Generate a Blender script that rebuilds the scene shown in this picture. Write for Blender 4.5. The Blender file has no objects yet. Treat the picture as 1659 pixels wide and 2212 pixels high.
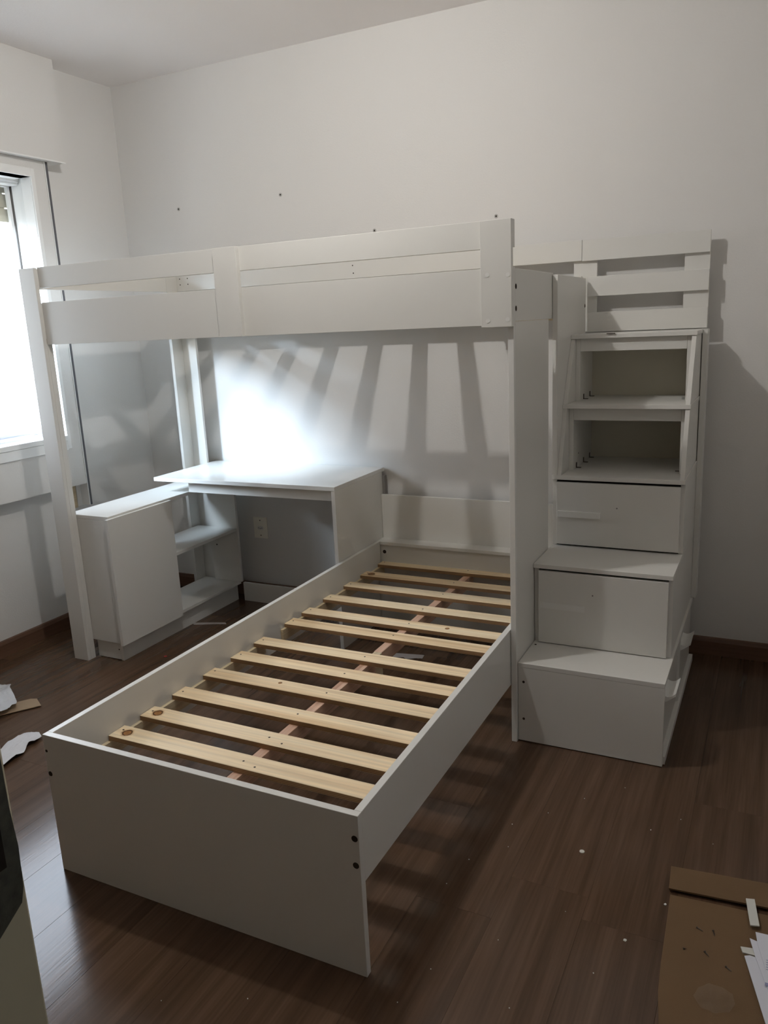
import bpy, bmesh, math, random
from mathutils import Vector, Matrix

# ------------------------------------------------------------------ camera
SC = bpy.context.scene
COL = SC.collection
FPX, YAW, PIT, ROL = 1715.5854, 0.46740449945, 0.2329589487, -0.0474533029
CAM = Vector((3.1078347, -3.3376417, 1.3995716))
fw = Vector((-math.sin(YAW) * math.cos(PIT), math.cos(YAW) * math.cos(PIT), -math.sin(PIT)))
rt = Vector((math.cos(YAW), math.sin(YAW), 0))
up = rt.cross(fw)
r2 = math.cos(ROL) * rt + math.sin(ROL) * up
u2 = -math.sin(ROL) * rt + math.cos(ROL) * up
cd = bpy.data.cameras.new('camera')
cd.sensor_fit = 'HORIZONTAL'; cd.sensor_width = 36.0; cd.lens = 36.0 * FPX / 1659.0
cd.clip_start = 0.02; cd.clip_end = 200
cam = bpy.data.objects.new('camera', cd); COL.objects.link(cam)
m = Matrix((r2, u2, -fw)).transposed().to_4x4(); m.translation = CAM
cam.matrix_world = m
SC.camera = cam

# ------------------------------------------------------------------ world, lights, exposure
vs = SC.view_settings
vs.view_transform = 'Standard'; vs.look = 'None'; vs.gamma = 1.0; vs.use_curve_mapping = False
vs.exposure = 0.16
W = bpy.data.worlds.new('sky'); SC.world = W; W.use_nodes = True
nt = W.node_tree; nt.nodes.clear()
tc = nt.nodes.new('ShaderNodeTexCoord'); sx = nt.nodes.new('ShaderNodeSeparateXYZ')
cr = nt.nodes.new('ShaderNodeValToRGB'); bg = nt.nodes.new('ShaderNodeBackground'); wo = nt.nodes.new('ShaderNodeOutputWorld')
mr = nt.nodes.new('ShaderNodeMapRange')
nt.links.new(tc.outputs['Generated'], sx.inputs[0]); nt.links.new(sx.outputs['Z'], mr.inputs['Value'])
mr.inputs['From Min'].default_value = -1; mr.inputs['From Max'].default_value = 1
nt.links.new(mr.outputs[0], cr.inputs[0]); nt.links.new(cr.outputs[0], bg.inputs[0]); nt.links.new(bg.outputs[0], wo.inputs[0])
e = cr.color_ramp.elements
e[0].position = 0.0; e[0].color = (0.20, 0.21, 0.20, 1)
e[1].position = 1.0; e[1].color = (0.72, 0.84, 1.0, 1)
for p_, c_ in ((0.46, (0.28, 0.30, 0.31, 1)), (0.52, (0.42, 0.47, 0.53, 1)), (0.66, (0.80, 0.88, 1.0, 1))):
    q_ = e.new(p_); q_.color = c_
bg.inputs[1].default_value = 10.5
# hazy sun, a broad disc behind thin cloud, reaching the room through the window
sl_ = bpy.data.lights.new('hazy_sun', 'SUN'); sl_.energy = 28.0; sl_.angle = math.radians(34); sl_.color = (0.66, 0.83, 1.0)
so_ = bpy.data.objects.new('hazy_sun', sl_); COL.objects.link(so_); so_.location = (-6, -9, 5)
so_.rotation_euler = Vector((0.74, 1.0, -0.67)).to_track_quat('-Z', 'Y').to_euler()
LAMP = Vector((1.745, -1.50, 2.50)); LAMP_W = 36.0; LAMP_R = 0.028
# light portal in the window opening: guides the sampling of the sky, gives no light of its own
pl = bpy.data.lights.new('window_portal', 'AREA'); pl.shape = 'RECTANGLE'; pl.size = 0.84; pl.size_y = 1.17
pl.cycles.is_portal = True
po = bpy.data.objects.new('window_portal', pl); COL.objects.link(po)
po.location = (-0.24, -0.98, 1.53); po.rotation_euler = Vector((1, 0, 0)).to_track_quat('-Z', 'Y').to_euler()
cy = SC.cycles
cy.max_bounces = 10; cy.diffuse_bounces = 7; cy.glossy_bounces = 4; cy.transparent_max_bounces = 12
cy.use_denoising = True
cy.sample_clamp_indirect = 8.0
cy.caustics_reflective = False; cy.caustics_refractive = False

random.seed(7)

# ------------------------------------------------------------------ materials
def mat(name, col, rough=0.5, spec=0.5, bump=0, bscale=200, var=0, vscale=3, metal=0.0):
    mt = bpy.data.materials.new(name); mt.use_nodes = True
    n = mt.node_tree; b = n.nodes['Principled BSDF']
    b.inputs['Base Color'].default_value = (*col, 1); b.inputs['Roughness'].default_value = rough
    b.inputs['Specular IOR Level'].default_value = spec; b.inputs['Metallic'].default_value = metal
    t = n.nodes.new('ShaderNodeTexCoord')
    if var:
        nz = n.nodes.new('ShaderNodeTexNoise'); nz.inputs['Scale'].default_value = vscale; nz.inputs['Detail'].default_value = 4
        n.links.new(t.outputs['Object'], nz.inputs['Vector'])
        mx = n.nodes.new('ShaderNodeMixRGB'); mx.inputs[1].default_value = (*[c * (1 - var) for c in col], 1)
        mx.inputs[2].default_value = (*[min(1, c * (1 + var)) for c in col], 1)
        n.links.new(nz.outputs[0], mx.inputs[0]); n.links.new(mx.outputs[0], b.inputs['Base Color'])
    if bump:
        nz = n.nodes.new('ShaderNodeTexNoise'); nz.inputs['Scale'].default_value = bscale; nz.inputs['Detail'].default_value = 3
        n.links.new(t.outputs['Object'], nz.inputs['Vector'])
        bp = n.nodes.new('ShaderNodeBump'); bp.inputs['Strength'].default_value = bump; bp.inputs['Distance'].default_value = 0.002
        n.links.new(nz.outputs[0], bp.inputs['Height']); n.links.new(bp.outputs[0], b.inputs['Normal'])
    return mt

def wood(name, c1, c2, c3, axis, rough=0.5, grain=1.0, rnd=True, layers=False, knots=(), spec=0.5, tone=0.12, seam=None):
    """straight grain along one axis of the object, shifted per object"""
    mt = bpy.data.materials.new(name); mt.use_nodes = True
    n = mt.node_tree; b = n.nodes['Principled BSDF']; N = n.nodes.new; L = n.links.new
    b.inputs['Roughness'].default_value = rough; b.inputs['Specular IOR Level'].default_value = spec
    t = N('ShaderNodeTexCoord'); src = t.outputs['Object']
    add = N('ShaderNodeVectorMath'); add.operation = 'ADD'
    oi = N('ShaderNodeObjectInfo')
    mul = N('ShaderNodeVectorMath'); mul.operation = 'SCALE'
    cmb = N('ShaderNodeCombineXYZ')
    for k in range(3): L(oi.outputs['Random'], cmb.inputs[k])
    L(cmb.outputs[0], mul.inputs[0]); mul.inputs['Scale'].default_value = 37.0
    L(src, add.inputs[0]); L(mul.outputs[0], add.inputs[1])
    mp = N('ShaderNodeMapping')
    s = [26.0 * grain] * 3; s['xyz'.index(axis)] = 0.9 * grain
    mp.inputs['Scale'].default_value = s
    L(add.outputs[0], mp.inputs[0])
    n1 = N('ShaderNodeTexNoise'); n1.inputs['Scale'].default_value = 1.0; n1.inputs['Detail'].default_value = 5; n1.inputs['Distortion'].default_value = 0.6
    L(mp.outputs[0], n1.inputs['Vector'])
    mp2 = N('ShaderNodeMapping'); s2 = [150.0 * grain] * 3; s2['xyz'.index(axis)] = 4.0 * grain
    mp2.inputs['Scale'].default_value = s2; L(add.outputs[0], mp2.inputs[0])
    n2 = N('ShaderNodeTexNoise'); n2.inputs['Scale'].default_value = 1.0; n2.inputs['Detail'].default_value = 3
    L(mp2.outputs[0], n2.inputs['Vector'])
    cr = N('ShaderNodeValToRGB'); L(n1.outputs[0], cr.inputs[0])
    cr.color_ramp.elements[0].position = 0.32; cr.color_ramp.elements[0].color = (*c1, 1)
    cr.color_ramp.elements[1].position = 0.68; cr.color_ramp.elements[1].color = (*c3, 1)
    q = cr.color_ramp.elements.new(0.5); q.color = (*c2, 1)
    mx = N('ShaderNodeMixRGB'); mx.blend_type = 'MULTIPLY'; mx.inputs[0].default_value = 0.45
    L(cr.outputs[0], mx.inputs[1]); L(n2.outputs[0], mx.inputs[2])
    hsv = N('ShaderNodeHueSaturation'); L(mx.outputs[0], hsv.inputs['Color'])
    vr = N('ShaderNodeMapRange'); L(oi.outputs['Random'], vr.inputs[0])
    vr.inputs['To Min'].default_value = 1.27 - tone; vr.inputs['To Max'].default_value = 1.27 + tone
    L(vr.outputs[0], hsv.inputs['Value'])
    out = hsv.outputs[0]
    if knots:
        sp = N('ShaderNodeSeparateXYZ'); L(src, sp.inputs[0])
        for (kx, ky, kr) in knots:
            c = N('ShaderNodeCombineXYZ'); c.inputs[0].default_value = kx; c.inputs[1].default_value = ky
            c2_ = N('ShaderNodeCombineXYZ'); L(sp.outputs[0], c2_.inputs[0]); L(sp.outputs[1], c2_.inputs[1])
            nzk = N('ShaderNodeTexNoise'); nzk.inputs['Scale'].default_value = 60; L(src, nzk.inputs['Vector'])
            d = N('ShaderNodeVectorMath'); d.operation = 'DISTANCE'; L(c.outputs[0], d.inputs[0]); L(c2_.outputs[0], d.inputs[1])
            ad = N('ShaderNodeMath'); ad.operation = 'MULTIPLY_ADD'; L(nzk.outputs[0], ad.inputs[0]); ad.inputs[1].default_value = kr * 0.7; L(d.outputs['Value'], ad.inputs[2])
            dv = N('ShaderNodeMath'); dv.operation = 'DIVIDE'; L(ad.outputs[0], dv.inputs[0]); dv.inputs[1].default_value = kr * 2.4
            rp = N('ShaderNodeValToRGB'); L(dv.outputs[0], rp.inputs[0])
            el = rp.color_ramp.elements
            el[0].position = 0.0; el[0].color = (0.20, 0.10, 0.045, 1)
            el[1].position = 0.74; el[1].color = (1, 1, 1, 1)
            for p_, c_ in ((0.40, (0.42, 0.25, 0.12, 1)), (0.48, (0.07, 0.03, 0.015, 1)), (0.54, (0.10, 0.045, 0.02, 1)), (0.60, (0.80, 0.70, 0.58, 1))):
                z_ = el.new(p_); z_.color = c_
            mk = N('ShaderNodeMixRGB'); mk.blend_type = 'MULTIPLY'; mk.inputs[0].default_value = 1.0
            L(out, mk.inputs[1]); L(rp.outputs[0], mk.inputs[2]); out = mk.outputs[0]
    if layers:   # plywood plies on the cut edges
        ge = N('ShaderNodeNewGeometry'); sg = N('ShaderNodeSeparateXYZ'); L(ge.outputs['Normal'], sg.inputs[0])
        ab = N('ShaderNodeMath'); ab.operation = 'ABSOLUTE'; L(sg.outputs[2], ab.inputs[0])
        lt = N('ShaderNodeMath'); lt.operation = 'LESS_THAN'; L(ab.outputs[0], lt.inputs[0]); lt.inputs[1].default_value = 0.5
        so = N('ShaderNodeSeparateXYZ'); L(src, so.inputs[0])
        ms = N('ShaderNodeMath'); ms.operation = 'MULTIPLY'; L(so.outputs[2], ms.inputs[0]); ms.inputs[1].default_value = 1.0 / 0.0045
        fr = N('ShaderNodeMath'); fr.operation = 'FRACT'; L(ms.outputs[0], fr.inputs[0])
        rr = N('ShaderNodeValToRGB'); L(fr.outputs[0], rr.inputs[0]); rr.color_ramp.interpolation = 'CONSTANT'
        rr.color_ramp.elements[0].color = (0.42, 0.26, 0.13, 1); rr.color_ramp.elements[1].position = 0.5; rr.color_ramp.elements[1].color = (0.22, 0.12, 0.055, 1)
        ml = N('ShaderNodeMixRGB'); L(lt.outputs[0], ml.inputs[0]); L(out, ml.inputs[1]); L(rr.outputs[0], ml.inputs[2]); out = ml.outputs[0]
    L(out, b.inputs['Base Color'])
    bp = N('ShaderNodeBump'); bp.inputs['Strength'].default_value = 0.12; bp.inputs['Distance'].default_value = 0.001
    L(n2.outputs[0], bp.inputs['Height']); L(bp.outputs[0], b.inputs['Normal'])
    return mt

M = {}
M['wall'] = mat('wall_paint', (0.69, 0.678, 0.66), 0.85, 0.2, bump=0.25, bscale=140, var=0.012, vscale=1.5)
M['dull'] = mat('bounce_dimming_wall', (0.42, 0.34, 0.26), 0.6, 0.3)  # unseen wall behind the camera; brown made up to dim and warm bounced light
M['ceil'] = mat('ceiling_paint', (0.86, 0.83, 0.82), 0.9, 0.15, bump=0.2, bscale=120)
M['mdf'] = mat('white_melamine', (0.665, 0.655, 0.622), 0.36, 0.42, bump=0.05, bscale=900)
M['mdf_desk'] = mat('white_melamine_desktop', (0.70, 0.70, 0.68), 0.22, 0.5)
M['backing'] = mat('warm_backing_board', (0.58, 0.55, 0.46), 0.5, 0.35)
M['mdf_edge'] = mat('white_edge_band', (0.72, 0.715, 0.69), 0.45, 0.35)
M['frame'] = mat('painted_frame', (0.80, 0.80, 0.79), 0.35, 0.5)
M['alu'] = mat('anodised_track', (0.55, 0.55, 0.62), 0.35, 0.5, metal=0.4)
M['dark'] = mat('dark_gap', (0.015, 0.012, 0.01), 0.8, 0.1)
M['hole'] = mat('drilled_hole', (0.035, 0.025, 0.018), 0.8, 0.1)
M['shutter'] = mat('cream_shutter', (0.62, 0.58, 0.46), 0.6, 0.3, var=0.06, vscale=8)
M['strap'] = mat('grey_shutter_strap', (0.12, 0.12, 0.13), 0.8, 0.2, bump=0.4, bscale=600)
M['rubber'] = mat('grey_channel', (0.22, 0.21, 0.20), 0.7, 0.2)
M['floor'] = wood('laminate_planks', (0.062, 0.035, 0.021), (0.084, 0.048, 0.029), (0.102, 0.060, 0.037), 'y', rough=0.17, grain=1.1, spec=0.36, tone=0.03)
M['base'] = wood('brown_baseboard', (0.095, 0.048, 0.028), (0.125, 0.066, 0.040), (0.155, 0.086, 0.055), 'y', rough=0.35, grain=0.7, tone=0.02)
M['base_x'] = wood('brown_baseboard_back', (0.095, 0.048, 0.028), (0.125, 0.066, 0.040), (0.155, 0.086, 0.055), 'x', rough=0.35, grain=0.7, tone=0.02)
PINE = ((0.70, 0.51, 0.30), (0.85, 0.68, 0.45), (0.90, 0.76, 0.54))
M['pine'] = wood('pine_plywood', *PINE, 'x', rough=0.6, grain=0.8, layers=True, spec=0.3, tone=0.05)
M['pine_k1'] = wood('pine_plywood_knot', *PINE, 'x', rough=0.6, grain=0.8, layers=True, knots=((0.042, 0.0, 0.016),), spec=0.3, tone=0.05)
M['pine_k2'] = wood('pine_plywood_small_knot', *PINE, 'x', rough=0.6, grain=0.8, layers=True, knots=((0.276, 0.01, 0.006),), spec=0.3, tone=0.05)
M['pine_k3'] = wood('pine_plywood_right_knot', *PINE, 'x', rough=0.6, grain=0.8, layers=True, knots=((0.606, 0.005, 0.008),), spec=0.3, tone=0.05)
M['beam'] = wood('pink_hardwood', (0.46, 0.27, 0.18), (0.60, 0.39, 0.28), (0.68, 0.47, 0.36), 'y', rough=0.6, grain=1.4, tone=0.02)
M['ledger'] = wood('plywood_ledger', (0.54, 0.43, 0.27), (0.62, 0.51, 0.34), (0.66, 0.56, 0.40), 'y', rough=0.6, grain=1.2, tone=0.03)
M['card'] = mat('brown_cardboard', (0.140, 0.088, 0.047), 0.85, 0.15, bump=0.25, bscale=300, var=0.09, vscale=7)
M['hdf'] = mat('brown_fibreboard', (0.32, 0.235, 0.155), 0.8, 0.2, var=0.05, vscale=20)
M['paper'] = mat('white_paper', (0.66, 0.67, 0.74), 0.8, 0.2)
M['scrap'] = mat('white_scrap', (0.62, 0.62, 0.58), 0.7, 0.2)
M['plug'] = mat('grey_wall_plug', (0.42, 0.41, 0.39), 0.6, 0.3)
M['ink'] = mat('blue_grey_print', (0.28, 0.30, 0.46), 0.8, 0.2)
M['foam'] = mat('crumpled_foam', (0.62, 0.61, 0.62), 0.5, 0.4, bump=0.3, bscale=60)
M['metal'] = mat('dark_screw', (0.06, 0.045, 0.035), 0.4, 0.5, metal=0.6)
M['steel'] = mat('bright_steel', (0.6, 0.6, 0.6), 0.25, 0.5, metal=1.0)
M['socket'] = mat('ivory_socket', (0.86, 0.83, 0.74), 0.35, 0.5)
M['door'] = mat('cream_door_paint', (0.36, 0.34, 0.255), 0.45, 0.35, bump=0.2, bscale=30, var=0.06, vscale=12)
M['lock'] = mat('old_lock_plate', (0.040, 0.042, 0.032), 0.5, 0.4, bump=0.6, bscale=90, var=0.85, vscale=90, metal=0.3)
M['red'] = mat('red_scrap', (0.35, 0.02, 0.02), 0.6, 0.3)
M['net'] = mat('net_cord', (0.32, 0.32, 0.30), 0.8, 0.2)

def thin(name, col, fac, rough):
    mt = bpy.data.materials.new(name); mt.use_nodes = True; n = mt.node_tree; n.nodes.clear()
    o = n.nodes.new('ShaderNodeOutputMaterial'); a = n.nodes.new('ShaderNodeBsdfTransparent'); g = n.nodes.new('ShaderNodeBsdfGlossy')
    g.inputs['Roughness'].default_value = rough; g.inputs['Color'].default_value = (*col, 1)
    x = n.nodes.new('ShaderNodeMixShader'); x.inputs[0].default_value = fac; n.links.new(a.outputs[0], x.inputs[1]); n.links.new(g.outputs[0], x.inputs[2]); n.links.new(x.outputs[0], o.inputs[0])
    return mt
M['glass'] = thin('window_glass', (1, 1, 1), 0.04, 0.02)
M['film'] = thin('clear_plastic_film', (1, 1, 1), 0.022, 0.06)
def soft_plastic(name, col, a_):
    mt = bpy.data.materials.new(name); mt.use_nodes = True; b = mt.node_tree.nodes['Principled BSDF']
    b.inputs['Base Color'].default_value = (*col, 1); b.inputs['Roughness'].default_value = 0.4; b.inputs['Alpha'].default_value = a_
    return mt
M['bag'] = soft_plastic('milky_plastic', (0.70, 0.72, 0.76), 0.85)
M['tape'] = soft_plastic('translucent_tape', (0.46, 0.43, 0.42), 0.75)

# ------------------------------------------------------------------ mesh helpers
def wloc(p):
    v = Vector((0, 0, 0))
    while p is not None: v += p.location; p = p.parent
    return v

class MB:
    def __init__(s): s.b = bmesh.new()
    def box(s, x0, x1, y0, y1, z0, z1):
        vv = [s.b.verts.new(c) for c in ((x0, y0, z0), (x1, y0, z0), (x1, y1, z0), (x0, y1, z0), (x0, y0, z1), (x1, y0, z1), (x1, y1, z1), (x0, y1, z1))]
        for f in ((0, 3, 2, 1), (4, 5, 6, 7), (0, 1, 5, 4), (1, 2, 6, 5), (2, 3, 7, 6), (3, 0, 4, 7)): s.b.faces.new([vv[i] for i in f])
        return s
    def hexa(s, pts):
        vv = [s.b.verts.new(c) for c in pts]
        for f in ((0, 3, 2, 1), (4, 5, 6, 7), (0, 1, 5, 4), (1, 2, 6, 5), (2, 3, 7, 6), (3, 0, 4, 7)): s.b.faces.new([vv[i] for i in f])
        return s
    def prism(s, poly, axis, a, b_):
        """poly in the two other axes (order xyz), extruded along axis from a to b_"""
        k = 'xyz'.index(axis)
        def P(p, t):
            l = list(p); l.insert(k, t); return l
        A = [s.b.verts.new(P(p, a)) for p in poly]; B = [s.b.verts.new(P(p, b_)) for p in poly]
        s.b.faces.new(A); s.b.faces.new(B[::-1])
        for i in range(len(poly)):
            j = (i + 1) % len(poly); s.b.faces.new((A[j], A[i], B[i], B[j]))
        return s
    def cyl(s, c, r, h, axis='z', n=16, r2_=None):
        r2_ = r if r2_ is None else r2_
        k = 'xyz'.index(axis); A = []; B = []
        for i in range(n):
            a = 2 * math.pi * i / n
            for lst, rr, t in ((A, r, 0), (B, r2_, h)):
                p = [rr * math.cos(a), rr * math.sin(a)]; p.insert(k, t)
                lst.append(s.b.verts.new([c[q] + p[q] for q in range(3)]))
        s.b.faces.new(A[::-1]); s.b.faces.new(B)
        for i in range(n):
            j = (i + 1) % n; s.b.faces.new((A[i], A[j], B[j], B[i]))
        return s
    def build(s, name, mt, parent=None, bev=0.0, seg=1, smooth=False):
        bmesh.ops.recalc_face_normals(s.b, faces=s.b.faces)
        if bev: bmesh.ops.bevel(s.b, geom=list(s.b.edges), offset=bev, segments=seg, affect='EDGES', profile=0.5)
        w = wloc(parent)
        bmesh.ops.translate(s.b, verts=s.b.verts, vec=-w)
        me = bpy.data.meshes.new(name); s.b.to_mesh(me); s.b.free()
        me.materials.append(mt)
        if smooth:
            for p in me.polygons: p.use_smooth = True
        o = bpy.data.objects.new(name, me); COL.objects.link(o); o.parent = parent
        return o

def bx(name, mt, parent, x0, x1, y0, y1, z0, z1, bev=0.0006):
    return MB().box(x0, x1, y0, y1, z0, z1).build(name, M[mt], parent, bev)

def thing(name, label, cat, loc, group=None):
    o = bpy.data.objects.new(name, None); COL.objects.link(o); o.location = loc
    o.empty_display_size = 0.05
    o['label'] = label; o['category'] = cat
    if group: o['group'] = group
    return o
def tag(o, label, cat, group=None, kind=None):
    o['label'] = label; o['category'] = cat
    if group: o['group'] = group
    if kind: o['kind'] = kind
    return o
def struct(o): o['kind'] = 'structure'; return o
def centre(o):
    """put the origin of a top-level mesh at the base of its bounds"""
    me = o.data; xs = [v.co for v in me.vertices]
    c = Vector(((min(v.x for v in xs) + max(v.x for v in xs)) / 2, (min(v.y for v in xs) + max(v.y for v in xs)) / 2, min(v.z for v in xs)))
    me.transform(Matrix.Translation(-c)); o.location = o.location + c
    return o
def hole(parent, c, r, axis, sign, mt='hole', name='bolt_hole', rim=None):
    """dark drilled hole: a shallow dark disc set on the face, optionally with a pale rim"""
    c = list(c); k = 'xyz'.index(axis); h = 0.0006 * sign
    o = MB().cyl(c, r, h, axis, 14).build(name, M[mt], parent)
    return o

# ------------------------------------------------------------------ the room
RX, RY, RZ = 3.45, -4.40, 2.612
OY0, OY1, OZ0, OZ1 = -1.40, -0.555, 0.94, 2.115       # window opening
b = MB(); b.box(-0.25, 0, OY1, 0.15, 0, RZ).box(-0.25, 0, RY, OY0, 0, RZ).box(-0.25, 0, OY0, OY1, 0, OZ0).box(-0.25, 0, OY0, OY1, OZ1, RZ)
struct(b.build('wall_left', M['wall']))
wb = struct(bx('wall_back', 'wall', None, 0, RX, 0, 0.15, 0, RZ, 0))
struct(bx('wall_right', 'wall', None, RX, RX + 0.15, RY, 0.15, 0, RZ, 0))
struct(bx('wall_front', 'dull', None, -0.25, RX + 0.15, RY - 0.15, RY, 0, RZ, 0))
struct(bx('ceiling', 'ceil', None, -0.25, RX + 0.15, RY - 0.15, 0.15, RZ, RZ + 0.12, 0))
fl = struct(bx('floor', 'dark', None, -0.25, RX + 0.15, RY - 0.15, 0.15, -0.14, -0.009, 0))
# laminate planks, each one a part of the floor
PW, PL, GAP = 0.1970, 1.29, 0.0003
def plank_mesh(length):
    b = MB(); c = 0.00035
    x0, x1, y0, y1 = -PW / 2 + GAP / 2, PW / 2 - GAP / 2, 0, -length + GAP
    lo = [(x0, y1, -0.009), (x1, y1, -0.009), (x1, y0, -0.009), (x0, y0, -0.009)]
    mi = [(x, y, -c * 0.7) for x, y, z in lo]
    tp = [(x0 + c, y1 + c, 0), (x1 - c, y1 + c, 0), (x1 - c, y0 - c, 0), (x0 + c, y0 - c, 0)]
    V = [[b.b.verts.new(p) for p in r] for r in (lo, mi, tp)]
    for a_, c_ in ((0, 1), (1, 2)):
        for i in range(4):
            j = (i + 1) % 4; b.b.faces.new((V[a_][i], V[a_][j], V[c_][j], V[c_][i]))
    b.b.faces.new(V[2])
    bmesh.ops.recalc_face_normals(b.b, faces=b.b.faces)
    me = bpy.data.meshes.new('plank'); b.b.to_mesh(me); b.b.free(); me.materials.append(M['floor']); return me
pm = {}
k = -7
x = 1.184 - PW * 6 - PW / 2
row = 0
while x - PW / 2 < RX:
    y = 0.0; first = (0.42, 1.12, 0.10, 0.50, 0.34)[row % 5]
    ln = first
    while y > RY + 0.01:
        ln = min(ln, y - RY)
        kk = round(ln, 3)
        if kk not in pm: pm[kk] = plank_mesh(kk)
        o = bpy.data.objects.new('plank', pm[kk]); COL.objects.link(o); o.parent = fl; o.location = (x, y, 0)
        y -= ln; ln = PL
    x += PW; row += 1

# baseboards
def baseboard(name, poly, axis, a, b_, mt):
    return struct(MB().prism(poly, axis, a, b_).build(name, M[mt]))
baseboard('baseboard_back', [(0, 0), (-0.014, 0), (-0.014, 0.058), (-0.009, 0.072), (0, 0.075)], 'x', 0.014, RX, 'base_x')
baseboard('baseboard_left', [(0, 0), (0.014, 0), (0.014, 0.058), (0.009, 0.072), (0, 0.075)], 'y', RY, 0, 'base')
baseboard('baseboard_right', [(RX, 0), (RX - 0.014, 0), (RX - 0.014, 0.058), (RX - 0.009, 0.072), (RX, 0.075)], 'y', RY, -0.014, 'base')

# wall plugs in the back wall (pale ring, dark centre)
for (px, pz) in ((0.962, 2.004), (0.356, 2.001), (1.443, 1.803), (2.008, 1.809)):
    o = MB().cyl((px, 0, pz), 0.0085, -0.0014, 'y', 16).build('wall_plug', M['plug'], wb)
    MB().cyl((px, -0.0014, pz), 0.0038, -0.0004, 'y', 10).build('plug_hole', M['hole'], o)

# ------------------------------------------------------------------ window
win = bpy.data.objects.new('window_1', None); COL.objects.link(win); win.location = (0, -1.3, 0.94); win['kind'] = 'structure'
BX = 0.06
b = MB()
iy0, iy1 = OY0 - 0.04, -0.628
b.box(0, BX, iy1, -0.542, 0.70, 2.18).box(0, BX, -1.90, iy0, 0.70, 2.18).box(0, BX, iy0, iy1, 0.70, 0.925).box(0, BX, iy0, iy1, 2.105, 2.18)
b.build('surround', M['wall'], win)
# casing mouldings
cs = MB()
cs.box(BX, BX + 0.008, iy1, -0.608, 0.885, 2.14)
cs.box(BX, BX + 0.008, iy0 - 0.02, iy0, 0.885, 2.14)
cs.box(BX, BX + 0.008, iy0, iy1, 2.105, 2.14)
cs.build('casing', M['frame'], win, 0.001)
bx('sill', 'frame', win, -0.02, BX + 0.012, iy0, iy1, 0.925, 0.95, 0.002)
bx('sill_board', 'frame', win, BX, BX + 0.008, iy0, iy1, 0.88, 0.9245, 0.001)
jm = MB()
jm.box(-0.10, 0.0, -0.600, OY1, OZ0, OZ1).box(0.0, BX, iy1 - 0.0, -0.6285, 0.95, 2.105)
jm.box(-0.02, 0.0, -0.615, -0.606, 0.95, 2.105)
jm.box(-0.10, 0.0, OY0, OY0 + 0.02, OZ0, OZ1)
jm.build('jamb_lining', M['frame'], win, 0.0008)
hd = MB(); hd.box(-0.04, BX, iy0, iy1, 2.105, 2.112).box(-0.10, -0.05, OY0, -0.606, 2.085, OZ1).box(-0.05, -0.04, OY0, -0.606, 2.095, OZ1)
hd.build('head_lining', M['frame'], win)
# aluminium frame, sliding tracks
fr = MB(); fr.box(-0.14, -0.02, OY0, -0.606, OZ0, OZ0 + 0.006)
for xx in (-0.135, -0.105, -0.075, -0.045): fr.box(xx, xx + 0.004, OY0, -0.606, OZ0 + 0.006, OZ0 + 0.022)
fr.build('track', M['alu'], win)
fx = MB(); fx.box(-0.150, -0.102, -0.597, -0.577, OZ0, OZ1).box(-0.145, -0.105, OY0, OY0 + 0.025, OZ0, OZ1)
fx.build('guide_channel', M['rubber'], win)
for si, (y0, y1, xs) in enumerate(((-1.375, -0.606, -0.125),)):
    s = MB(); z0, z1 = OZ0 + 0.02, 2.112
    s.box(xs, xs + 0.018, y0, y0 + 0.03, z0, z1).box(xs, xs + 0.018, y1 - 0.014, y1, z0, z1).box(xs, xs + 0.018, y0 + 0.03, y1 - 0.014, z0, z0 + 0.022).box(xs, xs + 0.018, y0 + 0.03, y1 - 0.014, z1 - 0.03, z1)
    sh = s.build('sash', M['frame'], win, 0.0008)
    bx('pane', 'glass', sh, xs + 0.008, xs + 0.011, y0 + 0.03, y1 - 0.014, z0 + 0.022, z1 - 0.03, 0)
# rounded corner gusset of the sash, and end stops on the sill track
bx('track_stop', 'dark', win, -0.068, -0.05, -0.66, -0.635, OZ0 + 0.006, OZ0 + 0.02)
bx('track_stop', 'dark', win, -0.068, -0.05, -0.70, -0.68, OZ0 + 0.006, OZ0 + 0.02)

# roller shutter, half lowered outside the glass
rs = thing('roller_shutter', 'cream slatted roller shutter partly lowered at the top of the window', 'shutter', (-0.165, -1.3, 1.937))
z = 1.937
for k in range(3):
    hgt = 0.058
    b = MB(); b.prism([(-0.172, z), (-0.160, z), (-0.157, z + hgt * 0.5), (-0.160, z + hgt), (-0.172, z + hgt)], 'y', OY0 + 0.02, -0.572)
    b.build('slat', M['shutter'], rs)
    z += 0.064
bx('slat', 'shutter', rs, -0.172, -0.160, OY0 + 0.02, -0.572, z, 2.20)
bx('slat_link', 'shutter', rs, -0.168, -0.165, OY0 + 0.02, -0.600, 1.99, 2.15, 0)

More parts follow.
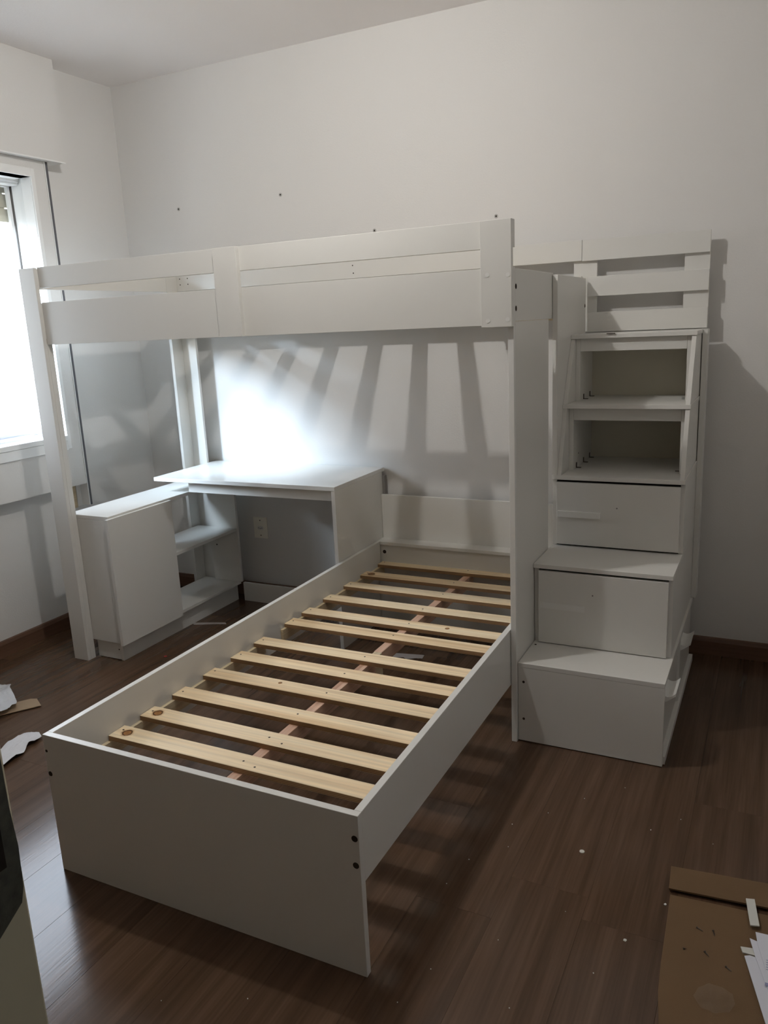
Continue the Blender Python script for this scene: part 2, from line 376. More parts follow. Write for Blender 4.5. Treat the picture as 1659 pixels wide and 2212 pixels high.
# child-safety net outside: diamonds with knots
nb = MB(); st = 0.036; ny = int((OY1 - OY0) / st) + 2; nz = int(1.0 / st) + 2; XN = -0.262
random.seed(3)
def knot(y, z): return (XN + random.uniform(-.002, .002), y, z)
K = {}
for i in range(ny):
    for j in range(nz):
        if (i + j) % 2 == 0: K[i, j] = Vector(knot(OY0 - 0.02 + i * st, OZ0 - 0.02 + j * st))
def cord(b, p, q, r):
    d = (q - p).normalized(); a = d.orthogonal().normalized(); c = d.cross(a)
    A = [b.b.verts.new(p + (a * math.cos(t) + c * math.sin(t)) * r) for t in (0, 2.09, 4.19)]
    B = [b.b.verts.new(q + (a * math.cos(t) + c * math.sin(t)) * r) for t in (0, 2.09, 4.19)]
    for i in range(3): b.b.faces.new((A[i], A[(i + 1) % 3], B[(i + 1) % 3], B[i]))
for (i, j), p in K.items():
    for dj in (1, -1):
        q = K.get((i + 1, j + dj))
        if q: cord(nb, p, q, 0.0005)
    r = 0.0038
    o6 = [nb.b.verts.new(p + Vector(c) * r) for c in ((1, 0, 0), (-1, 0, 0), (0, 1, 0), (0, -1, 0), (0, 0, 1.3), (0, 0, -1.3))]
    for a_, c_ in ((0, 2), (2, 1), (1, 3), (3, 0)):
        nb.b.faces.new((o6[a_], o6[c_], o6[4])); nb.b.faces.new((o6[c_], o6[a_], o6[5]))
net = nb.build('safety_net', M['net'])
tag(centre(net), 'fine knotted diamond safety net stretched outside the window', 'net', kind='stuff')

# pelmet box over the window, shutter strap and its winder
tr1 = struct(MB().box(0, 0.10, RY, -0.452, 2.181, RZ).build('trim_1', M['wall'], None, 0.001))
bx('lip', 'frame', tr1, 0.1001, 0.103, RY, -0.452, 2.178, 2.184, 0)
st_ = thing('shutter_strap', 'dark grey pull strap running down the wall right of the window', 'strap', (0.006, -0.50, 0.575))
bx('strap_band', 'strap', st_, 0.050, 0.061, -0.5375, -0.5225, 0.590, 2.180, 0)
bx('strap_edge', 'frame', st_, 0.0, 0.0635, -0.5415, -0.5378, 0.590, 2.180, 0)
bx('strap_channel', 'frame', st_, 0.0, 0.0498, -0.5375, -0.5225, 0.590, 2.180, 0)
wd = thing('strap_winder', 'small grey and beige winder box at the foot of the shutter strap', 'winder', (0.01, -0.55, 0.585))
bx('cover', 'frame', wd, 0.0, 0.012, -0.568, -0.522, 0.585, 0.708, 0.001)
bx('side_panel', 'ledger', wd, 0.0, 0.010, -0.600, -0.570, 0.580, 0.695, 0.0005)
hole(wd, (0.012, -0.535, 0.69), 0.003, 'x', 1, name='screw')

# ------------------------------------------------------------------ door leaf edge at the lower left, next to the camera
dr = struct(bx('door_1', 'door', None, 2.565, 2.600, -3.745, -2.985, 0.008, 2.09, 0.0035))
lk = MB(); lk.prism([(-3.0195, 1.005), (-3.0195, 1.135), (-2.9960, 1.135), (-2.9900, 1.128), (-2.9895, 1.055), (-2.9875, 1.02), (-2.9890, 0.985), (-2.9925, 0.973), (-3.0195, 0.955)], 'x', 2.5995, 2.6012)
lko = lk.build('lock_plate', M['lock'], dr)
bx('latch_opening', 'dark', lko, 2.6011, 2.6016, -3.016, -3.0, 1.01, 1.075, 0)

# ------------------------------------------------------------------ ceiling lamp
lamp = thing('ceiling_lamp', 'bare round bulb in a white ceiling socket above the bed', 'lamp', (LAMP.x, LAMP.y, RZ))
MB().cyl((LAMP.x, LAMP.y, RZ - 0.014), 0.05, 0.014, 'z', 24).build('ceiling_rose', M['frame'], lamp)
MB().cyl((LAMP.x, LAMP.y, RZ - 0.062), 0.019, 0.048, 'z', 20, 0.022).build('bulb_holder', M['frame'], lamp)
em = bpy.data.materials.new('lit_bulb'); em.use_nodes = True; eb = em.node_tree.nodes['Principled BSDF']
eb.inputs['Emission Color'].default_value = (1.0, 0.98, 0.94, 1)
area = 4 * math.pi * LAMP_R ** 2
eb.inputs['Emission Strength'].default_value = LAMP_W / (math.pi * area)
bb = bmesh.new(); bmesh.ops.create_uvsphere(bb, u_segments=24, v_segments=12, radius=LAMP_R)
me = bpy.data.meshes.new('bulb'); bb.to_mesh(me); bb.free(); me.materials.append(em)
o = bpy.data.objects.new('bulb', me); COL.objects.link(o); o.parent = lamp; o.location = Vector((0, 0, LAMP.z - RZ))

# ------------------------------------------------------------------ loft bed
T = 0.018
X0, X1, YF, YB = 0.336, 2.380, -0.978, -0.055
loft = thing('loft_bed', 'white panelled loft bed frame spanning above the desk along the back wall', 'loft bed', (1.358, -0.52, 0))
bx('top_rail', 'mdf', loft, X0 + 0.084, 2.285, YF, YF + T, 1.600, 1.680)
bx('side_panel', 'mdf', loft, X0 + 0.084, X1, YF, YF + T, 1.378, 1.544)
bx('cover_board', 'mdf', loft, 1.303, 1.403, YF - T, YF - 0.0003, 1.378, 1.680)
gp = bx('corner_board', 'mdf', loft, 2.285, X1, YF - T, YF - 0.0003, 1.373, 1.678)
bx('top_rail', 'mdf', loft, 2.285, X1, YF, YF + T, 1.600, 1.678)
for (cx_, cz_) in ((2.306, 1.525), (2.370, 1.522), (2.306, 1.392), (2.368, 1.394)):
    MB().cyl((cx_, YF - T, cz_), 0.0065, -0.0008, 'y', 16).build('screw_cap', M['mdf_edge'], gp)
# front left post
bx('front_post', 'mdf', loft, X0, X0 + 0.084, YF - T, YF - 0.0003, 0.0, 1.678, 0.001)
bx('post_block', 'mdf', loft, X0 + 0.024, X0 + 0.084, YF, YF + 0.026, 0.0, 1.378, 0.001)
# rear left post: two boards at right angles
bx('rear_post', 'mdf', loft, X0, X0 + T, -0.150, -0.0615, 0.0, 1.680, 0.001)
bx('rear_post_board', 'mdf', loft, X0 + T, X0 + 0.104, -0.0765, -0.0615, 0.0, 1.60)
# left end rails
bx('end_rail', 'mdf', loft, X0, X0 + T, YF, -0.1505, 1.600, 1.680)
bx('end_rail', 'mdf', loft, X0, X0 + T, YF, -0.1505, 1.378, 1.544)
# right end post board and end panel
pb = bx('post_board', 'mdf', loft, X1 - T, X1, YF + T + 0.0003, -0.575, 0.0, 1.387, 0.001)
bx('post_board_front', 'mdf_edge', loft, X1 - T, X1, YF, YF + T, 0.0, 1.3778, 0.0006)
ep = bx('end_panel', 'mdf', loft, X1 - T, X1, YF + T + 0.0003, -0.515, 1.388, 1.541, 0.001)
for zz in (1.489, 1.425): hole(ep, (X1, YF + 0.026, zz), 0.008, 'x', 1)
# back guard rails
r1 = bx('back_rail', 'mdf', loft, X0 + T, 2.3775, -0.070, -0.0555, 1.602, 1.680)
for (hx, hz) in ((0.376, 1.662), (0.425, 1.662), (0.376, 1.634), (0.425, 1.634), (1.36, 1.657), (1.362, 1.624)):
    MB().cyl((hx, -0.070, hz), 0.003, -0.0005, 'y', 10).build('screw_hole', M['hole'], r1)
bx('back_rail', 'mdf', loft, 2.3790, 2.8460, -0.070, -0.0555, 1.600, 1.678)
bx('back_rail', 'mdf', loft, 2.4020, 2.8460, -0.070, -0.0555, 1.465, 1.540)
bx('back_rail', 'mdf', loft, 2.4020, 2.8460, -0.070, -0.0555, 1.328, 1.404)
bx('back_panel', 'mdf', loft, X0 + T, 2.3775, -0.0755, -0.0555, 1.382, 1.544)
bx('back_batten', 'mdf', loft, 2.344, 2.435, -0.0550, -0.040, 1.330, 1.602)
bx('back_batten', 'mdf', loft, 2.757, 2.846, -0.0550, -0.040, 1.330, 1.602)
bx('rear_leg', 'mdf', loft, 2.344, X1, -0.0550, -0.040, 0.0, 1.329)
# slats and centre bar of the upper berth
bx('ledger', 'ledger', loft, X0 + T + 0.01, 2.36, YF + T + 0.0003, YF + T + 0.022, 1.380, 1.4015, 0)
bx('ledger', 'ledger', loft, X0 + T + 0.01, 2.34, -0.098, -0.0760, 1.380, 1.4015, 0)
sm = None
for i, xx in enumerate((0.43, 0.63, 0.83, 1.035, 1.240, 1.449, 1.654, 1.848, 2.046, 2.25)):
    if sm is None:
        o = MB().box(-0.034, 0.034, -0.955, -0.078, 1.402, 1.418).build('upper_slat', M['ledger'], loft); sm = o.data
        # mesh was shifted by the parent's place: rebuild it around its own origin
        sm.transform(Matrix.Translation(wloc(loft)))
    else:
        o = bpy.data.objects.new('upper_slat', sm); COL.objects.link(o); o.parent = loft
    o.location = Vector((xx, 0, 0)) - wloc(loft)
bx('centre_bar', 'beam', loft, X0 + T + 0.01, 2.355, -0.590, -0.522, 1.3890, 1.4015, 0)

# ------------------------------------------------------------------ stair cabinet
SX0, SX1 = 2.3815, 2.846
st = thing('stair_cabinet', 'white step cabinet with drawers and open cubbies rising to the loft bed', 'stairs', (2.61, -0.5, 0))
t = 0.015
YBK = -0.100
def step_box(z0, z1, yf, name_front=None): pass
# base unit
bf = bx('front_panel', 'mdf', st, SX0, SX1, -0.9650, -0.9500, 0.003, 0.2695, 0.0008)
for zz in (0.218, 0.084): hole(bf, (2.400, -0.9650, zz), 0.0045, 'y', -1, name='screw_hole')
tr = bx('tread', 'mdf', st, SX0, SX1, -0.9655, YBK, 0.2700, 0.2850, 0.0008)
hole(tr, (2.395, -0.80, 0.2850), 0.004, 'z', 1, name='screw_hole')
bx('side_panel', 'mdf', st, SX0, SX0 + t, -0.9495, YBK, 0.003, 0.2695)
bx('plinth', 'mdf', st, SX1 - t, SX1 + 0.006, -0.9495, YBK, 0.003, 0.030, 0.001)
bx('back_panel', 'backing', st, SX0 + t, 2.823, YBK, YBK + t, 0.003, 1.310)
bx('divider', 'mdf_edge', st, SX1 - 0.024, SX1 - 0.001, -0.545, -0.527, 0.0305, 0.2695)
for (y0, y1, hy) in ((-0.9485, -0.546, -0.945), (-0.526, YBK, -0.520)):
    dw = bx('drawer', 'mdf', st, SX1 - 0.026, SX1 - 0.009, y0, y1, 0.0315, 0.2665, 0.0008)
    # curved white pull
    prof = []
    n = 8
    for i in range(n + 1):
        u = i / n; prof.append((SX1 - 0.009 + 0.040 * u, 0.240 - 0.010 * math.sin(math.pi * u) + 0.010 * u))
    for i in range(n + 1):
        u = 1 - i / n; prof.append((SX1 - 0.009 + 0.040 * u, 0.232 - 0.022 * (1 - u) ** 2 - 0.006 * math.sin(math.pi * u) + 0.008 * u))
    MB().prism(prof, 'y', hy, hy + 0.120).build('handle', M['mdf_edge'], dw)
SXU = 2.838
# lower drawer box
bx('tread', 'mdf', st, SX0, SXU, -0.7780, YBK, 0.5570, 0.5720, 0.0008)
bx('side_panel', 'mdf', st, SX0, SX0 + t, -0.7610, YBK, 0.2852, 0.5568)
bx('side_panel', 'mdf', st, SXU - t, SXU, -0.7610, YBK, 0.2852, 0.5568)
d1 = bx('drawer', 'mdf', st, SX0 + 0.017, SXU - 0.0135, -0.7770, -0.7620, 0.2880, 0.5490, 0.0008)
hole(d1, (2.584, -0.7770, 0.478), 0.0028, 'y', -1, mt='rubber', name='screw_hole')
MB().prism([(-0.7770, 0.436), (-0.7790, 0.436), (-0.7790, 0.415), (-0.7770, 0.415)], 'x', 2.405, 2.557).build('handle', M['mdf_edge'], d1)
bx('drawer_gap', 'dark', st, SX0 + 0.016, SXU - 0.016, -0.759, -0.753, 0.2856, 0.5560, 0)
# upper drawer box
bx('tread', 'mdf', st, SX0, SXU, -0.5330, YBK, 0.8200, 0.8350, 0.0008)
bx('side_panel', 'mdf', st, SX0, SX0 + t, -0.5180, YBK, 0.5722, 0.8198)
bx('side_panel', 'mdf', st, SXU - t, SXU, -0.5180, YBK, 0.5722, 0.8198)
d2 = bx('drawer', 'mdf', st, SX0 + 0.017, SXU - 0.0135, -0.5320, -0.5190, 0.5790, 0.8110, 0.0008)
hole(d2, (2.614, -0.5320, 0.725), 0.0028, 'y', -1, mt='rubber', name='screw_hole')
MB().prism([(-0.5320, 0.706), (-0.544, 0.706), (-0.544, 0.684), (-0.5320, 0.684)], 'x', 2.404, 2.559).build('handle', M['mdf_edge'], d2, 0.0006)
bx('drawer_gap', 'dark', st, SX0 + 0.016, SXU - 0.016, -0.517, -0.510, 0.5726, 0.8190, 0)
# tall left panel beside the cubbies
tp = bx('tall_panel', 'mdf', st, SX0, SX0 + T, -0.5290, -0.0900, 0.8352, 1.5350, 0.0008)
hole(tp, (SX0 + T, -0.103, 1.43), 0.007, 'x', 1)
# open cubbies
def cubby(z0, z1, yf0, yf1, ys):
    """z0 floor, z1 underside of next tread, yf0/yf1 front of the side panels at floor and top, ys inner frame front"""
    for (a, c) in ((SX0 + T + 0.0005, SX0 + T + 0.0150), (SXU - 0.0180, SXU - 0.0030)):
        MB().prism([(yf0, z0 + 0.0002), (YBK, z0 + 0.0002), (YBK, z1 - 0.0002), (yf1, z1 - 0.0002)], 'x', a, c).build('side_panel', M['mdf'], st, 0.0004)
    bx('inner_side', 'mdf', st, SX0 + T + 0.0155, SX0 + T + 0.0320, ys, YBK, z0 + 0.0002, z1 - 0.0002)
    bx('inner_side', 'mdf', st, SXU - 0.0335, SXU - 0.0185, ys, YBK, z0 + 0.0002, z1 - 0.0002)
    bx('apron', 'mdf', st, SX0 + T + 0.0325, SXU - 0.0340, ys, ys + t, z1 - 0.046, z1 - 0.0002)
cubby(0.8350, 1.0670, -0.5290, -0.4460, -0.4150)
bx('tread', 'mdf', st, SX0 + T + 0.0005, SXU, -0.4510, YBK, 1.0670, 1.0820, 0.0008)
cubby(1.0820, 1.3100, -0.4460, -0.3280, -0.3150)
bx('tread', 'mdf', st, SX0 + T + 0.0005, SXU, -0.3330, -0.0735, 1.3102, 1.3250, 0.0008)
# small angle brackets and screws in the cubbies
def bracket(x, y, z, s=1):
    b = MB(); b.box(x, x + 0.002 * s, y, y + 0.010, z, z + 0.020).box(x, x + 0.018 * s, y, y + 0.010, z, z + 0.002)
    o = b.build('bracket', M['metal'], st)
bracket(SX0 + T + 0.032, -0.26, 1.0821); bracket(SX0 + T + 0.032, -0.150, 1.0821)
bracket(SX0 + T + 0.032, -0.37, 0.8351); bracket(SX0 + T + 0.032, -0.25, 0.8351); bracket(SX0 + T + 0.032, -0.14, 0.8351)
bracket(SXU - 0.034, -0.37, 0.8351, -1)
MB().cyl((SXU - 0.045, -0.27, 1.0821), 0.005, 0.008, 'z', 12).build('screw', M['steel'], st)
hole(st, (SX0 + T + 0.032, -0.33, 0.885), 0.003, 'x', 1, name='screw_hole')
bx('rear_strip', 'mdf', st, 2.8385, 2.8565, -0.1400, -0.0715, 0.2870, 1.3250, 0.0006)
bx('hinge', 'metal', st, 2.530, 2.560, -0.3400, -0.3325, 1.3250, 1.3272, 0)

# ------------------------------------------------------------------ single bed
BL, BR, BF = 1.441, 2.371, -2.067
bed = thing('single_bed', 'low white single bed with bare pine slats reaching towards the camera', 'bed', (1.90, -1.07, 0))
fb = bx('footboard', 'mdf', bed, BL, BR, BF, BF + T, 0.0, 0.402, 0.0007)
for (hx, hz, hr) in ((2.3605, 0.346, 0.0075), (2.3600, 0.281, 0.0075), (1.4500, 0.290, 0.007), (1.4485, 0.356, 0.004)):
    hole(fb, (hx, BF, hz), hr, 'y', -1)
y0, y1 = BF + T + 0.0003, -0.1305
MB().box(BL, BL + T, y0, y1, 0.215, 0.402).build('side_rail', M['mdf'], bed, 0.0007)
xr = lambda y: BR - 0.0100 * (y - BF)
MB().hexa([(xr(y0) - T, y0, 0.233), (xr(y0), y0, 0.233), (xr(y1), y1, 0.185), (xr(y1) - T, y1, 0.185), (xr(y0) - T, y0, 0.402), (xr(y0), y0, 0.402), (xr(y1), y1, 0.402), (xr(y1) - T, y1, 0.402)]).build('side_rail', M['mdf'], bed, 0.0007)
hb = bx('headboard', 'mdf', bed, BL, 2.352, -0.0550, -0.0405, 0.0, 0.612, 0.0008)
bx('ledge', 'mdf', bed, BL + 0.0003, 2.352, -0.1300, -0.0553, 0.3870, 0.4020, 0.0007)
lp = bx('head_panel', 'mdf', bed, BL + 0.0003, 2.352, -0.1160, -0.1010, 0.0, 0.3868)
hole(lp, (BL + 0.034, -0.1160, 0.350), 0.009, 'y', -1)
# ledgers along both rails
ZS = 0.302
for (a, c) in ((-2.046, -1.110), (-0.990, -0.1180)):
    bx('ledger', 'ledger', bed, BL + T + 0.0003, BL + 0.030, a, c, 0.242, ZS - 0.0165, 0)
    bx('ledger', 'ledger', bed, 2.320, 2.3335, a, c, 0.242, ZS - 0.0165, 0)
bx('front_ledger', 'ledger', bed, BL + 0.036, 2.318, BF + T + 0.0005, BF + T + 0.016, 0.262, 0.284, 0)
bx('centre_beam', 'beam', bed, 1.893, 1.923, -2.030, -1.110, 0.236, ZS - 0.0165, 0.0006)
bx('centre_beam', 'beam', bed, 1.888, 1.918, -1.050, -0.1180, 0.236, ZS - 0.0165, 0.0006)
bx('beam_joiner', 'ledger', bed, 1.890, 1.920, -1.1095, -1.0505, 0.200, ZS - 0.0165, 0.0006)
sl = {}
def slat_mesh(mt):
    if mt not in sl:
        b = MB(); b.box(0, 0.882, -0.032, 0.032, 0, 0.016)
        bmesh.ops.bevel(b.b, geom=list(b.b.edges), offset=0.0012, segments=1, affect='EDGES')
        me = bpy.data.meshes.new('slat'); b.b.to_mesh(me); b.b.free(); me.materials.append(M[mt]); sl[mt] = me
    return sl[mt]
bb = MB().cyl((0, 0, 0), 0.0030, 0.0005, 'z', 10).b
screw_me = bpy.data.meshes.new('screw'); bb.to_mesh(screw_me); bb.free(); screw_me.materials.append(M['metal'])
front = (-1.867, -1.741, -1.598, -1.447, -1.298, -1.161, -0.960, -0.837, -0.669, -0.494, -0.337, -0.161)
kinds = ('pine_k1', 'pine_k1', 'pine', 'pine_k2', 'pine', 'pine', 'pine', 'pine_k3', 'pine', 'pine', 'pine_k1', 'pine')
random.seed(11)
for i, yf in enumerate(front):
    ys = yf - 0.003 + 0.030
    o = bpy.data.objects.new('slat', slat_mesh(kinds[i])); COL.objects.link(o); o.parent = bed
    o.location = Vector((1.4605 + random.uniform(-.0005, .001), ys, ZS - 0.016)) - wloc(bed)
    for (hx, hy) in ((0.018, 0.004), (0.444 + random.uniform(-.008, .008), 0.0), (0.862, 0.0)):
        s_ = bpy.data.objects.new('screw', screw_me); COL.objects.link(s_); s_.parent = o; s_.location = (hx, hy + random.uniform(-.006, .006), 0.016)
    if i in (0, 1):
        s_ = bpy.data.objects.new('screw', screw_me); COL.objects.link(s_); s_.parent = o; s_.location = (0.490, -0.014, 0.016)

# ------------------------------------------------------------------ low cabinet with door and open shelves
cb = thing('low_cabinet', 'low white cabinet with one plain door and open shelves under the window', 'cabinet', (0.48, -0.52, 0))
bx('top', 'mdf', cb, 0.362, 0.6000, -0.951, -0.090, 0.6440, 0.6600, 0.0007)
bx('front_side', 'mdf', cb, 0.370, 0.5985, -0.9505, -0.9355, 0.0860, 0.6438, 0.0007)
bx('divider', 'mdf', cb, 0.370, 0.5985, -0.5900, -0.5750, 0.1062, 0.6438)
rsd = bx('rear_side', 'mdf', cb, 0.4415, 0.6160, -0.1050, -0.0900, 0.1062, 0.6438, 0.0007)
hole(rsd, (0.475, -0.1050, 0.600), 0.004, 'y', -1, name='screw_hole'); hole(rsd, (0.475, -0.1050, 0.300), 0.004, 'y', -1, name='screw_hole')
bx('bottom', 'mdf', cb, 0.362, 0.6000, -0.9350, -0.0900, 0.0910, 0.1060, 0.0007)
bx('shelf', 'mdf', cb, 0.362, 0.6100, -0.5745, -0.1053, 0.3830, 0.3980, 0.0007)
bx('back_panel', 'mdf', cb, 0.362, 0.3690, -0.9350, -0.5900, 0.1062, 0.6438)
pf = bx('plinth', 'mdf', cb, 0.5600, 0.5750, -0.9370, -0.0905, 0.0, 0.0908, 0.0007)
pe = bx('plinth_end', 'mdf', cb, 0.4250, 0.5598, -0.9370, -0.9220, 0.003, 0.0858, 0.0007)
hole(pe, (0.552, -0.9370, 0.050), 0.0032, 'y', -1, name='screw_hole')
bx('door', 'mdf', cb, 0.6005, 0.6160, -0.9700, -0.5750, 0.0860, 0.6520, 0.0008)

# ------------------------------------------------------------------ desk
dk = thing('desk', 'white desk with a plain thin top standing between cabinet and bed', 'desk', (0.93, -0.26, 0))
bx('desktop', 'mdf_desk', dk, 0.4460, 1.4395, -0.4880, -0.0100, 0.7170, 0.7350, 0.0008)
bx('side_panel', 'mdf', dk, 1.4215, 1.4395, -0.4870, -0.0350, 0.0, 0.7168, 0.0008)
bx('apron', 'mdf', dk, 0.6200, 1.4213, -0.4500, -0.4350, 0.6640, 0.7168, 0.0008)
kr = bx('kick_rail', 'mdf', dk, 0.6165, 1.4213, -0.0950, -0.0800, 0.0, 0.1000, 0.0007)
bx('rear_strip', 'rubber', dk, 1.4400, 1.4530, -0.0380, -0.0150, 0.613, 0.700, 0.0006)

# ------------------------------------------------------------------ power socket under the desk
so = thing('power_socket', 'ivory three-pin wall socket on the wall under the desk', 'socket', (0.6945, -0.004, 0.325))
cyS, czS = 0.6945, 0.382
pb_ = MB().prism([(0.6545, 0.326), (0.7345, 0.326), (0.7360, 0.3275), (0.7360, 0.4375), (0.7345, 0.439), (0.6545, 0.439), (0.6530, 0.4375), (0.6530, 0.3275)], 'y', -0.008, 0.0).build('cover_plate', M['socket'], so, 0.0007)
hx = [(cyS + 0.020 * a, czS + 0.0105 * c) for a, c in ((-1, 0), (-0.62, -1), (0.62, -1), (1, 0), (0.62, 1), (-0.62, 1))]
MB().prism(hx, 'y', -0.0098, -0.008).build('outlet', M['mdf_edge'], so)
for dx in (-0.0095, 0, 0.0095):
    MB().cyl((cyS + dx, -0.0098, czS - (0.002 if dx == 0 else 0)), 0.0023, -0.0003, 'y', 10).build('pin_hole', M['hole'], so)
for zz in (0.342, 0.423):
    MB().cyl((cyS, -0.008, zz), 0.0032, -0.0006, 'y', 12).build('screw', M['metal'], so)

# ------------------------------------------------------------------ things lying about
def sheet(name, poly, mt, label, cat, z0=0.0004, thick=0.0008, group=None, wave=0.0, seed=1, cut=0):
    """flat piece with its own outline (floor coordinates) and thickness"""
    b = MB(); b.prism(poly, 'z', z0, z0 + thick)
    o = b.build(name, M[mt]); centre(o)
    return tag(o, label, cat, group)

sheet('cardboard_sheet', [(2.941, -1.548), (3.42, -1.515), (3.43, -2.35), (3.03, -2.36), (2.966, -1.94), (2.954, -1.86), (2.949, -1.78), (2.945, -1.66)], 'card',
      'large flat brown cardboard sheet lying on the floor in the right corner', 'cardboard', 0.0006, 0.004)
b = MB(); b.hexa([(2.930, -1.440, 0.002), (2.936, -1.536, 0.008), (3.42, -1.492, 0.008), (3.42, -1.39, 0.002), (2.930, -1.440, 0.0055), (2.936, -1.536, 0.0125), (3.42, -1.492, 0.0125), (3.42, -1.39, 0.0055)])
tag(centre(b.build('cardboard_flap', M['card'])), 'long narrow cardboard strip along the far edge of the cardboard sheet', 'cardboard')
Z1 = 0.0052
sheet('paper_strip', [(3.108, -1.507), (3.127, -1.502), (3.140, -1.591), (3.121, -1.596)], 'scrap', 'upright white strip of board lying across the cardboard edge', 'scrap', 0.013, 0.003)
sheet('paper_strip', [(3.104, -1.664), (3.150, -1.655), (3.152, -1.680), (3.109, -1.680)], 'scrap', 'short white strip poking out from under the papers', 'scrap', Z1, 0.003)
sheet('paper_sheet', [(3.113, -1.692), (3.124, -1.686), (3.34, -1.72), (3.36, -1.96), (3.20, -1.98), (3.170, -1.905)], 'paper', 'lowest and widest white paper of the stack on the cardboard', 'paper', 0.0085, 0.002)
sheet('paper_sheet', [(3.1215, -1.635), (3.136, -1.639), (3.35, -1.64), (3.36, -1.90), (3.20, -1.90), (3.135, -1.690)], 'paper', 'middle white paper of the stack with a pointed corner', 'paper', 0.0110, 0.0015)
pp = sheet('paper_sheet', [(3.1325, -1.612), (3.36, -1.600), (3.37, -1.86), (3.19, -1.86), (3.138, -1.650)], 'paper', 'topmost white printed paper of the stack at the right edge', 'paper', 0.0130, 0.0012)
for k in range(5):
    MB().box(3.156, 3.30, -1.692 - 0.007 * k, -1.690 - 0.007 * k, 0.0142, 0.0144).build('print_line', M['ink'], pp)
MB().box(3.155, 3.30, -1.766, -1.757, 0.0142, 0.0144).build('print_block', M['ink'], pp)
# screws on the cardboard
random.seed(5)
for i, (sx_, sy_, a, lab) in enumerate(((3.010, -1.639, -0.5, 'small dark screw lying on the cardboard, nearest the far flap'), (3.045, -1.635, -1.3, 'small dark screw on the cardboard nearest the white strip'),
        (3.033, -1.708, -0.9, 'small dark screw on the cardboard in front of the other pair'), (3.078, -1.735, -0.7, 'small dark screw on the cardboard nearest the papers'), (2.989, -1.718, 0.3, 'small dark screw standing on its head on the cardboard'))):
    b = MB(); L_ = 0.014 if i < 4 else 0.004
    d = Vector((math.cos(a), math.sin(a), 0)); p = Vector((sx_, sy_, 0.0065))
    nrm = Vector((-d.y, d.x, 0)); upv = Vector((0, 0, 1))
    def ring(c, r): return [b.b.verts.new(c + (nrm * math.cos(t_) + upv * math.sin(t_)) * r) for t_ in [q * math.pi / 4 for q in range(8)]]
    R = [ring(p, 0.0026), ring(p + d * 0.0015, 0.0024), ring(p + d * 0.003, 0.0013), ring(p + d * L_, 0.0010), ring(p + d * (L_ + 0.003), 0.0002)]
    for u_ in range(4):
        for v_ in range(8): b.b.faces.new((R[u_][v_], R[u_][(v_ + 1) % 8], R[u_ + 1][(v_ + 1) % 8], R[u_ + 1][v_]))
    b.b.faces.new(R[0][::-1]); b.b.faces.new(R[4])
    tag(centre(b.build('screw', M['metal'])), lab, 'screw')

def crumple(name, outline, mt, label, cat, amp, z0=0.001, n=26, seed=0, thick=0.0012, freq=22, dirn=(1, 0.0)):
    """thin crumpled sheet: a grid cut to an outline, folded by sums of ridges"""
    random.seed(seed)
    ph = [(random.uniform(0, 6.28), random.uniform(0.6, 1.8), random.uniform(-0.8, 0.8)) for _ in range(5)]
    xs = [p[0] for p in outline]; ys = [p[1] for p in outline]
    ax, bx_, ay, by_ = min(xs), max(xs), min(ys), max(ys)
    b = bmesh.new(); vv = [b.verts.new((p[0], p[1], 0)) for p in outline]; b.faces.new(vv)
    for k in range(1, n):
        for co, no in (((ax + (bx_ - ax) * k / n, 0, 0), (1, 0, 0)), ((0, ay + (by_ - ay) * k / n, 0), (0, 1, 0))):
            bmesh.ops.bisect_plane(b, geom=list(b.verts) + list(b.edges) + list(b.faces), plane_co=co, plane_no=no)
    bmesh.ops.triangulate(b, faces=b.faces)
    def H(x, y):
        h = 0
        for (p, f, d) in ph:
            u = (x * dirn[0] + y * dirn[1]) + d * 0.4 * (y * dirn[0] - x * dirn[1])
            h += (1 - abs(math.sin(u * freq * f + p)) ) / f
        return h / 3.0
    for v in b.verts: v.co.z = z0 + amp * H(v.co.x, v.co.y) + random.uniform(0, amp * 0.08)
    me = bpy.data.meshes.new(name); b.to_mesh(me); b.free(); me.materials.append(M[mt])
    o = bpy.data.objects.new(name, me); COL.objects.link(o)
    md = o.modifiers.new('thickness', 'SOLIDIFY'); md.thickness = thick; md.offset = 1
    centre(o)
    return tag(o, label, cat)
crumple('plastic_wrap', [(0.10, -1.52), (0.17, -1.34), (0.286, -1.346), (0.301, -1.336), (0.330, -1.326), (0.382, -1.373), (0.455, -1.410), (0.505, -1.441), (0.520, -1.456), (0.511, -1.467), (0.521, -1.496), (0.500, -1.540), (0.38, -1.60), (0.2, -1.60)], 'bag',
        'crumpled milky plastic wrap on the floor at the left edge', 'plastic wrap', 0.040, seed=4, freq=15, thick=0.0006)
sheet('fibreboard_strip', [(0.20, -1.78), (0.497, -1.372), (0.520, -1.362), (0.585, -1.398), (0.28, -1.82)], 'hdf', 'flat brown fibreboard offcut lying on the floor at the left edge', 'board', 0.004, 0.003)
crumple('foam_strip', [(0.74, -2.04), (0.738, -1.90), (0.735, -1.704), (0.718, -1.652), (0.713, -1.609), (0.715, -1.585), (0.736, -1.572), (0.770, -1.566), (0.795, -1.577), (0.807, -1.618), (0.795, -1.630), (0.804, -1.649), (0.824, -1.681), (0.830, -1.724), (0.836, -1.775), (0.860, -1.86), (0.90, -2.02)], 'foam',
        'long crumpled strip of thin white foam wrap beside the foot of the bed', 'foam wrap', 0.014, seed=9, freq=34, thick=0.0008, dirn=(0.6, -0.8))
sheet('tape_strip', [(0.560, -0.462), (0.590, -0.480), (0.700, -0.430), (0.740, -0.418), (0.722, -0.402), (0.640, -0.430)], 'tape', 'translucent strip of tape on the floor between cabinet and bed', 'tape')
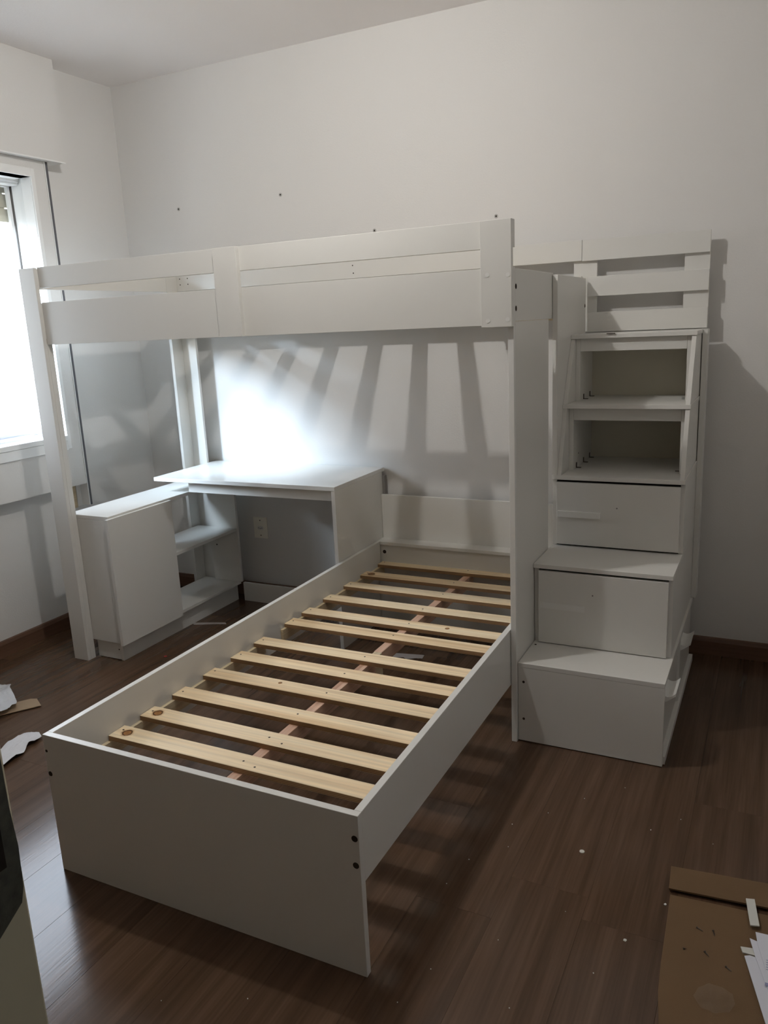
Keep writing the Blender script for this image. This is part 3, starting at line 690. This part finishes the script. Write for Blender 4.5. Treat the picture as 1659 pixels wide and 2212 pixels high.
sheet('tape_scrap', [(1.655, -0.452), (1.680, -0.495), (1.725, -0.478), (1.745, -0.492), (1.775, -0.470), (1.806, -0.462), (1.800, -0.425), (1.72, -0.440)], 'tape', 'torn pale scrap of tape on the floor under the bed slats', 'tape')
sheet('red_scrap', [(0.712, -0.838), (0.722, -0.843), (0.728, -0.834), (0.722, -0.829), (0.714, -0.830)], 'red', 'tiny red scrap on the floor in front of the low cabinet', 'scrap', 0.0004, 0.0012)
# plastic bag: a low clear dome on the cardboard
crumple('clear_bag', [(3.022, -1.848), (3.030, -1.822), (3.050, -1.806), (3.075, -1.803), (3.095, -1.815), (3.102, -1.840), (3.092, -1.866), (3.066, -1.880), (3.040, -1.874)], 'film',
        'small clear plastic bag lying on the cardboard near the bottom edge', 'plastic bag', 0.014, z0=0.006, n=14, seed=2, freq=38, thick=0.0004)
# pale chips
random.seed(21)
def chip(x, y, r, label, group=None, rnd=False):
    if rnd:
        return sheet('plug_cap', [(x + r * math.cos(6.2832 * k / 18), y + r * math.sin(6.2832 * k / 18)) for k in range(18)], 'scrap', label, 'cap', 0.0003, 0.0018, group)
    n = random.choice((5, 6, 7)); a0 = random.uniform(0, 6)
    poly = [(x + r * random.uniform(.6, 1.1) * math.cos(a0 + 6.283 * k / n), y + r * random.uniform(.6, 1.1) * math.sin(a0 + 6.283 * k / n)) for k in range(n)]
    return sheet('chip', poly, 'scrap', label, 'chip', 0.0003, 0.0012, group)
chip(2.707, -1.464, 0.0065, 'round white plug cap lying alone on the dark floor', None, True)
chip(2.866, -1.736, 0.0050, 'small white chip on the floor left of the cardboard')
chip(2.934, -1.583, 0.0035, 'white sliver on the floor touching the left side of the cardboard')
chip(3.095, -1.425, 0.004, 'pale crumb on the floor behind the cardboard flap')
for (cx_, cy_) in ((2.52, -1.52), (2.44, -1.61), (2.58, -1.33), (2.66, -1.22), (2.76, -1.12), (2.60, -1.85), (2.72, -1.70), (2.49, -1.99), (2.46, -2.10), (2.86, -1.30), (2.93, -1.22), (2.68, -2.02), (2.42, -1.72), (2.16, -2.22), (2.30, -2.26), (1.99, -2.30), (2.82, -1.86), (3.02, -1.30), (2.50, -1.42)):
    chip(cx_, cy_, random.uniform(0.0008, 0.0018), 'tiny pale crumb scattered on the dark floor right of the bed', 'tiny pale crumbs on the floor')
